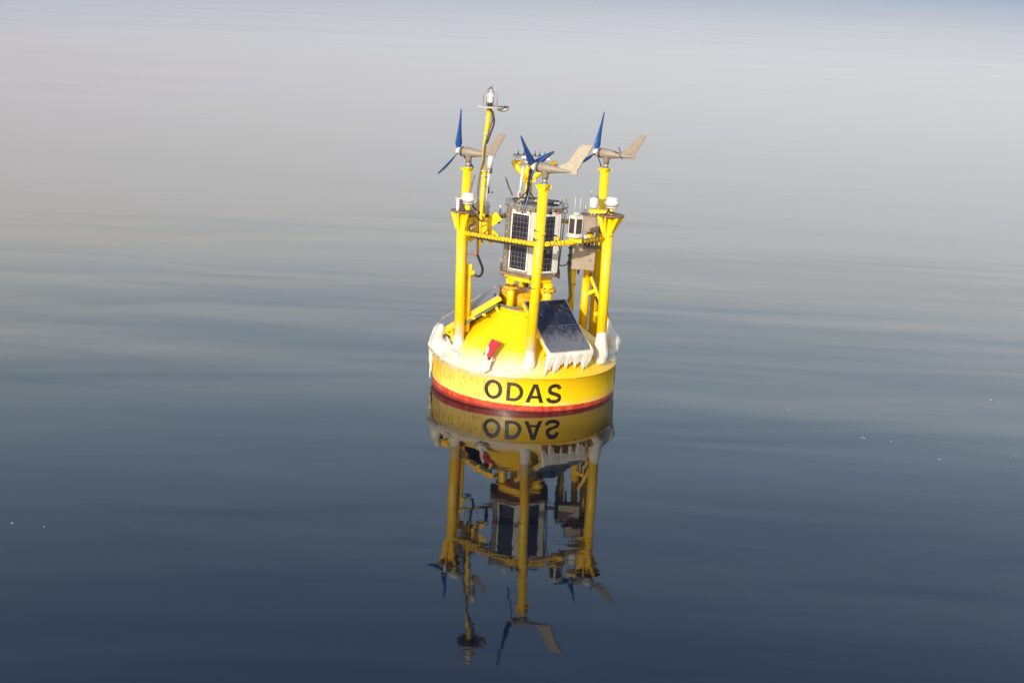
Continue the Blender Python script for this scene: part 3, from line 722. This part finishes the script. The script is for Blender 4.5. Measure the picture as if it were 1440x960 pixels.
# tall white rod on the lid
ra = empty('rod_antenna', buoy, label='tall thin white rod standing on the cabinet lid')
MB().tube([(-.235, .3, 2.62), (-.215, .3, 3.0)], .018, 10).build('rod', 'white', ra)
MB().lathe([(.040, 0), (.034, .06), (.022, .10)], (-.235, .3, 2.575), n=14).build('rod_base', 'cream', ra)
MB().box((-.235, .262, 2.62), (.022, .012, .055)).build('clamp', 'rust', ra)
# braided cables hanging from the sensor arms
bc = MB()
for s_ in (-1, 1):
    pts = []
    for i in range(25):
        t = i/24; pts.append(V(-.10-.04*t+.014*math.sin(t*18+s_*1.57), -.05+.55*(1-t), 3.0-.42*t))
    bc.tube(pts, .011, 6)
bc.tube(smoothpath([(-.13, .1, 2.70), (-.16, -.1, 2.6), (-.17, -.3, 2.52), (-.19, -.36, 2.47)], 5), .011, 6)
bc.tube(smoothpath([(-.12, .1, 2.72), (-.20, .0, 2.64), (-.26, 0, 2.59)], 5), .009, 6)
bc.tube(smoothpath([(-.12, .1, 2.72), (-.05, .0, 2.64), (-.03, 0, 2.60)], 5), .009, 6)
bc.build('braided_cable', 'black', sa)
# thin whips
for pts in ([(-.45, .3, 2.84), (-.42, .3, 2.78), (-.40, .3, 2.72), (-.35, .3, 2.63), (-.34, .3, 2.60)], [(-.86, 0, 2.88), (-.88, 0, 2.80), (-.90, 0, 2.70), (-.92, 0, 2.62)]):
    w_ = MB(); P_ = smoothpath(pts, 6)
    w_.tube([p+V(.010*math.sin(i*1.3), 0, 0) for i, p in enumerate(P_)], .006, 6)
    w_.tube([p-V(.010*math.sin(i*1.3), 0, 0) for i, p in enumerate(P_)], .005, 6)
    w_.build('twisted_wire', 'brown_plate', buoy)
for dx in (0, .02, .045): MB().tube([(-.42+dx*.3, -.05, 1.66), (-.45+dx, -.05, 1.80)], .004, 5).build('bird_spike', 'steel', cab)

# --- beacon on the right front bar
bn = empty('beacon', buoy, label='white cased beacon with dark side panels on the right bar')
bx, by = .52, -.78
MB().box((bx+.01, by, 2.245), (.17, .10, .07), None, .008).build('beacon_mount', 'yellow', bn)
MB().lathe([(.115, 0), (.122, .008), (.122, .030), (.112, .040)], (bx, by, 2.283), n=32).build('base_flange', 'cream', bn)
hx = lambda r, z, a0=-96: [(bx + r*math.cos(R(a0+60*i)), by + r*math.sin(R(a0+60*i)), z) for i in range(6)]
FCE = [(5,4,3,2,1,0), (6,7,8,9,10,11)] + [(i, (i+1) % 6, 6+(i+1) % 6, 6+i) for i in range(6)]
MB().add(hx(.106, 2.324)+hx(.108, 2.545), FCE).build('casing', 'white', bn)
MB().add(hx(.116, 2.546)+hx(.085, 2.575), FCE).build('casing_top', 'cream', bn)
MB().lathe([(.045, 0), (.045, .02), (.03, .032)], (bx, by, 2.576), n=18).build('top_cap', 'cream', bn)
for i in range(6):
    a = R(-96+60*i+30); ap = .107*math.cos(R(30)); n_ = V(math.cos(a), math.sin(a), 0)
    MB().box(V(bx, by, 2.435)+n_*(ap+.001), (.008, .080, .195), Matrix.Rotation(a, 3, 'Z'), .002).build('side_panel', 'lens', bn)
for dx in (-.03, .035): MB().tube([(bx+dx, by+.02, 2.60), (bx+dx*1.1, by+.02, 2.80)], .0035, 5).build('whip', 'white', bn)
MB().lathe([(.02, -.04), (.03, -.03), (.03, .03), (.02, .04)], (bx+.125, by, 2.29), (1, 0, 0), 12).build('cable_gland', 'grp', bn)

# --- pipes and enclosures on the right
pa = MB().cyl((.585, .12, .95), (.57, .12, 2.10), .045, n=20).build('pipe', 'yellow', buoy)
MB().lathe([(.050, 0), (.050, .012), (.047, .02)], (.58, .12, 1.42), n=20).build('pipe_band', 'yellow_old', pa)
MB().lathe([(.050, 0), (.050, .012)], (.58, .12, 1.45), n=20).build('pipe_band', 'black', pa)
pp = MB().cyl((.785, .28, .75), (.785, .28, 1.52), .060, n=22).cyl((.785, .28, 1.52), (.775, .28, 2.30), .050, n=22).build('pipe', 'yellow', buoy)
MB().lathe([(.062, 0), (.062, .008)], (.785, .28, 1.49), n=22).build('pipe_band', 'yellow_old', pp)
e = empty('control_box', buoy, label='square grey-beige box with a round button below the beacon')
MB().box((.69, -.10, 1.872), (.315, .19, .295), None, .008).build('box_body', 'box', e)
MB().box((.715, -.10, 2.032), (.40, .22, .018)).build('box_lid', 'brown_plate', e)
MB().lathe([(.018, 0), (.018, .006), (.011, .007), (.010, .012)], (.775, -.196, 1.865), (0, -1, 0), 18).build('button', 'steel', e)
for z_ in (1.945, 1.99): MB().lathe([(.010, 0), (.009, .006)], (.745, -.196, z_), (0, -1, 0), 12).build('screw', 'black', e)
for z_ in (1.80, 1.86): MB().lathe([(.006, 0), (.005, .005)], (.835, -.196, z_), (0, -1, 0), 8).build('hinge', 'box_dark', e)
MB().box((.645, 0, 1.68), (.03, .03, .11)).build('bracket', 'black', e)
for x_ in (.60, .70, .78): MB().lathe([(.022, 0), (.028, .01), (.028, .04), (.018, .055)], (x_, -.10, 2.042), n=12).build('cable_gland', 'lid', e)
MB().tube(smoothpath([(.60, -.1, 2.09), (.62, -.14, 2.13), (.66, -.16, 2.10), (.70, -.12, 2.07)], 5), .013, 8).build('cable', 'black', e)
MB().tube(smoothpath([(.74, -.12, 2.06), (.76, -.16, 2.13), (.80, -.14, 2.16), (.80, -.1, 2.07)], 5), .013, 8).build('cable', 'black', e)
e = empty('upper_box', buoy, label='beige box behind the beacon under the white canister')
MB().box((.775, .16, 2.31), (.225, .18, .215), None, .006).build('box_body', 'box', e)
MB().box((.650, .16, 2.315), (.022, .185, .22)).build('box_side', 'box_dark', e)  # left side in shade: the shading is put into this darker colour
MB().prism([(0, .11), (.03, .11), (.09, -.11), (.0, -.11)], (.892, .14, 2.31), (1,0,0), (0,0,1), .16).build('box_side', 'brown_plate', e)
MB().box((.775, .16, 2.425), (.27, .20, .012)).build('box_lid', 'brown_plate', e)
e = empty('white_canister', buoy, label='white canister with two short antennas left of the right turbine pole')
MB().lathe([(.060, .02), (.064, .03), (.064, .17), (.058, .18)], (.785, .10, 2.52), n=24).build('canister', 'white', e)
for dx in (-.045, .04): MB().tube([(.785+dx, .10, 2.70), (.785+dx, .10, 2.765)], .008, 6).build('antenna', 'white', e)
for dx in (-.02, .02): MB().cyl((.785+dx, .10, 2.43), (.785+dx, .10, 2.54), .018, n=10).build('canister_foot', 'cream', e)
MB().tube(smoothpath([(.52, .0, 2.08), (.515, .0, 1.95), (.51, .02, 1.72), (.545, .05, 1.45), (.57, .06, 1.28), (.50, .0, 1.20), (.42, -.05, 1.17)], 6), .020, 10).build('conduit', 'green', buoy)
MB().tube(smoothpath([(.54, .0, 2.08), (.535, .0, 1.9), (.53, .02, 1.72)], 6), .018, 8).build('conduit', 'green', buoy)
for z_ in (2.04, 1.98, 1.88, 1.78): MB().box((.515, -.01, z_), (.075, .05, .012)).build('conduit_clip', 'black', buoy)
MB().tube(smoothpath([(.34, -.1, 1.80), (.36, -.08, 1.755), (.43, -.05, 1.735), (.50, -.02, 1.77)], 6), .009, 8).build('cable', 'grey', buoy)
MB().lathe([(.032, 0), (.034, .05), (.02, .075)], (.285, -.93, 2.225), n=12).build('cable_gland', 'yellow', buoy)
MB().tube(smoothpath([(.28, -.95, 2.30), (.20, -.99, 2.33), (.10, -1.05, 2.30)], 5), .010, 8).build('cable', 'black', buoy)
MB().box((.17, -.99, 2.10), (.07, .04, .045), None, .006).build('connector', 'black', buoy)
# conduit behind the front left pole
MB().tube([(-.835, -.38, .80), (-.845, -.38, 1.42), (-.86, -.38, 1.58)], .048, 16).build('conduit_pipe', 'yellow', buoy)
MB().box((-.85, -.38, 1.66), (.095, .09, .16), None, .012).build('conduit_box', 'yellow', buoy)
MB().cyl((-.83, -.38, 1.62), (-.765, -.38, 1.62), .038, n=14).build('conduit_elbow', 'yellow', buoy)
MB().box((-.845, -.60, 1.91), (.12, .012, .014)).build('red_rod', 'rust', buoy)
MB().lathe([(.015, 0), (.012, .05)], (-.76, -.58, 1.90), n=8).build('red_rod_tip', 'redlabel', buoy)

# ------------------------------------------------------------------ ice
def ice(name, items, voxel=.016, noise_=.02, lab=None, smooth_it=4):
    mb = MB()
    for it in items:
        if it[0] == 's':
            _, c, r = it; bm = bmesh.new(); bmesh.ops.create_icosphere(bm, subdivisions=3, radius=1); bm.verts.index_update()
            mb.add([V(c)+V(v.co.x*r[0], v.co.y*r[1], v.co.z*r[2]) for v in bm.verts], [[v.index for v in f.verts] for f in bm.faces], True); bm.free()
        else:
            _, p0, r0, p1, r1 = it; mb.cyl(p0, p1, r0, r1, n=10)
    o = mb.build(name, 'ice', buoy)
    if lab: o['label'] = lab
    md = o.modifiers.new('r', 'REMESH'); md.mode = 'VOXEL'; md.voxel_size = voxel; md.use_smooth_shade = True
    sm = o.modifiers.new('s', 'SMOOTH'); sm.iterations = smooth_it*2; sm.factor = .6
    tx = bpy.data.textures.new('icy', 'CLOUDS'); tx.noise_scale = .11; tx.noise_depth = 1
    dp = o.modifiers.new('d', 'DISPLACE'); dp.texture = tx; dp.strength = noise_*.6; dp.mid_level = .5
    return o
random.seed(11)
def onrim(az, r, z): return V(r*math.cos(R(az)), r*math.sin(R(az)), z)
# left mass, hanging down the left side in icicles
it = []
for az in range(168, 206, 3):
    w_ = max(0, 1 - abs(az-184)/24)
    it.append(('s', onrim(az, 1.25, .49+.04*w_), (.06+.05*w_, .09, .05+.07*w_)))
for az in range(168, 222, 3):
    w_ = max(0, 1 - abs(az-188)/36)
    it.append(('s', onrim(az, 1.15, .545+.04*w_), (.05+.07*w_, .09, .012+.075*w_)))
for az in list(range(170, 188, 2)):
    L = random.uniform(.30, .50)
    it.append(('c', onrim(az, 1.30, .52), .055, onrim(az+random.uniform(-1, 1), 1.312, .50-L), .010))
for az in (189, 192, 196, 203, 209):
    it.append(('c', onrim(az, 1.29, .49), .035, onrim(az, 1.298, .49-random.uniform(.07, .15)), .008))
for i in range(9):
    t = i/8; it.append(('s', (-1.17-.06*t, -.34+.06*t, .82-.27*t), (.055+.03*t, .07+.03*t, .06)))
it += [('s', (-1.23, -.1, .74), (.045, .28, .05)), ('c', (-1.22, -.2, .72), .05, (-1.27, -.2, .50), .10), ('c', (-1.24, .1, .72), .05, (-1.27, .1, .50), .10),
       ('c', (-1.10, -.38, .72), .02, (-1.02, -.5, .60), .035)]
ice('ice_crust', it, .016, .03, 'thick white ice hanging down the left rim', 8)
# bulbs at the pole feet
ice('ice_bulb', [('s', (.05, -1.12, .60), (.088, .088, .11)), ('c', (.05, -1.115, .58), .092, (.05, -1.10, .84), .058)], .014, .012, 'frozen bulb at the foot of the middle pole', 6)
ice('ice_bulb', [('s', (1.01, -.53, .66), (.115, .11, .13)), ('c', (1.01, -.53, .70), .108, (1.003, -.5, 1.0), .062), ('s', (1.0, -.60, .58), (.09, .08, .06))], .014, .015, 'large frozen bulb at the foot of the right pole', 6)
ice('ice_bulb', [('s', (-.92, -.52, .60), (.085, .09, .08)), ('c', (-.92, -.51, .58), .092, (-.922, -.50, .84), .062)], .014, .012, 'frozen bulb at the foot of the front left pole', 6)
# chunk at the right behind the pole
it = [('c', (1.10, .02, .98), .04, (1.17, -.02, .76), .10), ('s', (1.20, 0, .70), (.12, .16, .14)), ('s', (1.17, .05, .60), (.12, .22, .10)), ('s', (1.24, -.02, .62), (.07, .14, .09)),
      ('c', (1.12, .2, .98), .04, (1.2, .2, .66), .09), ('c', (1.22, -.06, .6), .07, (1.20, -.14, .47), .03)]
for az in range(-14, 40, 5): it.append(('s', onrim(az, 1.2, .52), (.07, .08, .05)))
ice('ice_crust', it, .017, .03, 'white ice lump behind the right pole')
# icicles under the front panel
a = R(300); d = V(math.cos(a), math.sin(a), 0); s_ = V(-math.sin(a), math.cos(a), 0); foot = d*1.17 + V(0, 0, .785)
it = []
for j in range(23):
    t = -.335 + .67*j/22
    base = foot + s_*t
    it.append(('s', base + V(0, 0, -.025), (.026, .026, .040)))
grp = [(-.33, .30, .022), (-.31, .27, .020), (-.27, .20, .024), (-.21, .25, .028), (-.175, .26, .03), (-.14, .22, .028), (-.10, .14, .022), (-.05, .17, .024), (-.02, .19, .022), (.02, .13, .02), (.055, .10, .02), (.09, .17, .022), (.12, .19, .022),
       (.155, .13, .018), (.20, .15, .02), (.235, .22, .022), (.26, .27, .022), (.30, .20, .02), (.325, .13, .02)]
for t, L, r in grp:
    b = foot + s_*t
    it.append(('c', b + V(0, 0, -.02), r+.020, b - s_*L*.28 + d*.03 + V(0, 0, -.05-L*.88), .006))
for sx in (-1, 1):
    it.append(('c', foot + s_*sx*.335, .028, d*.93 + s_*sx*.335 + V(0, 0, .93), .012))
ice('icicle_fringe', it, .011, .010, 'fringe of icicles along the foot of the front solar panel', 2)
# ice over the red lug
ice('ice_bulb', [('c', (-.505, -1.06, .80), .020, (-.55, -1.20, .53), .050), ('c', (-.53, -1.14, .66), .035, (-.545, -1.22, .47), .040), ('s', (-.54, -1.19, .52), (.09, .06, .035)), ('c', (-.44, -1.13, .69), .012, (-.50, -1.21, .50), .03)], .012, .010, 'ice frozen over the lower part of the red lug', 3)

# ------------------------------------------------------------------ specks of ice on the water
def fleck(p, l, w_, ang, lab):
    n = 9; vs = []; l *= .7; w_ *= .6; rs = [random.uniform(.75, 1.1) for _ in range(n)]
    for z_ in (-.004, .007):
        for i in range(n):
            a = i*math.tau/n; x, y = l/2*rs[i]*math.cos(a), w_/2*rs[i]*math.sin(a)
            vs.append((x*(.85 if z_ > 0 else 1), y*(.85 if z_ > 0 else 1), z_))
    fs = [tuple(reversed(range(n))), tuple(range(n, 2*n))] + [(i, (i+1) % n, n+(i+1) % n, n+i) for i in range(n)]
    o = MB().add(vs, fs).build('ice_fleck', 'fleck', None, label=lab, category='ice fleck', group='ice flecks floating on the water')
    o.location = p; o.rotation_euler = (0, 0, ang); return o
M['fleck'] = simple('white ice fleck', (.22, .25, .30), .4, var=.1)
for p, l, w_, a, lab in (
    ((-5.11, -5.67, 0), .05, .045, .5, 'small white ice fleck on the water at the far lower left of the buoy'),
    ((-4.77, -5.72, 0), .025, .02, 0, 'tiniest ice speck on the water, just right of the fleck at the far left'),
    ((3.62, -.65, 0), .045, .035, -.4, 'small white ice fleck nearest to the buoy on its right'),
    ((4.39, -1.71, 0), .13, .028, -.75, 'longest thin ice sliver slanting down to the right, right of the buoy'),
    ((4.73, -1.78, 0), .04, .05, .2, 'tiny round ice fleck just right of the slanting sliver'),
    ((5.17, -2.40, 0), .07, .03, 0, 'short level ice sliver, lowest of those right of the buoy'),
    ((6.70, .28, 0), .11, .05, .35, 'ice sliver rising to the right, high near the right side'),
    ((6.20, -2.16, 0), .045, .05, .1, 'round bright ice fleck nearest the right edge of the photo'),
    ((7.23, 3.35, 0), .05, .06, 0, 'faint ice fleck farthest away on the right, beyond all the others')):
    fleck(p, l, w_, a, lab)
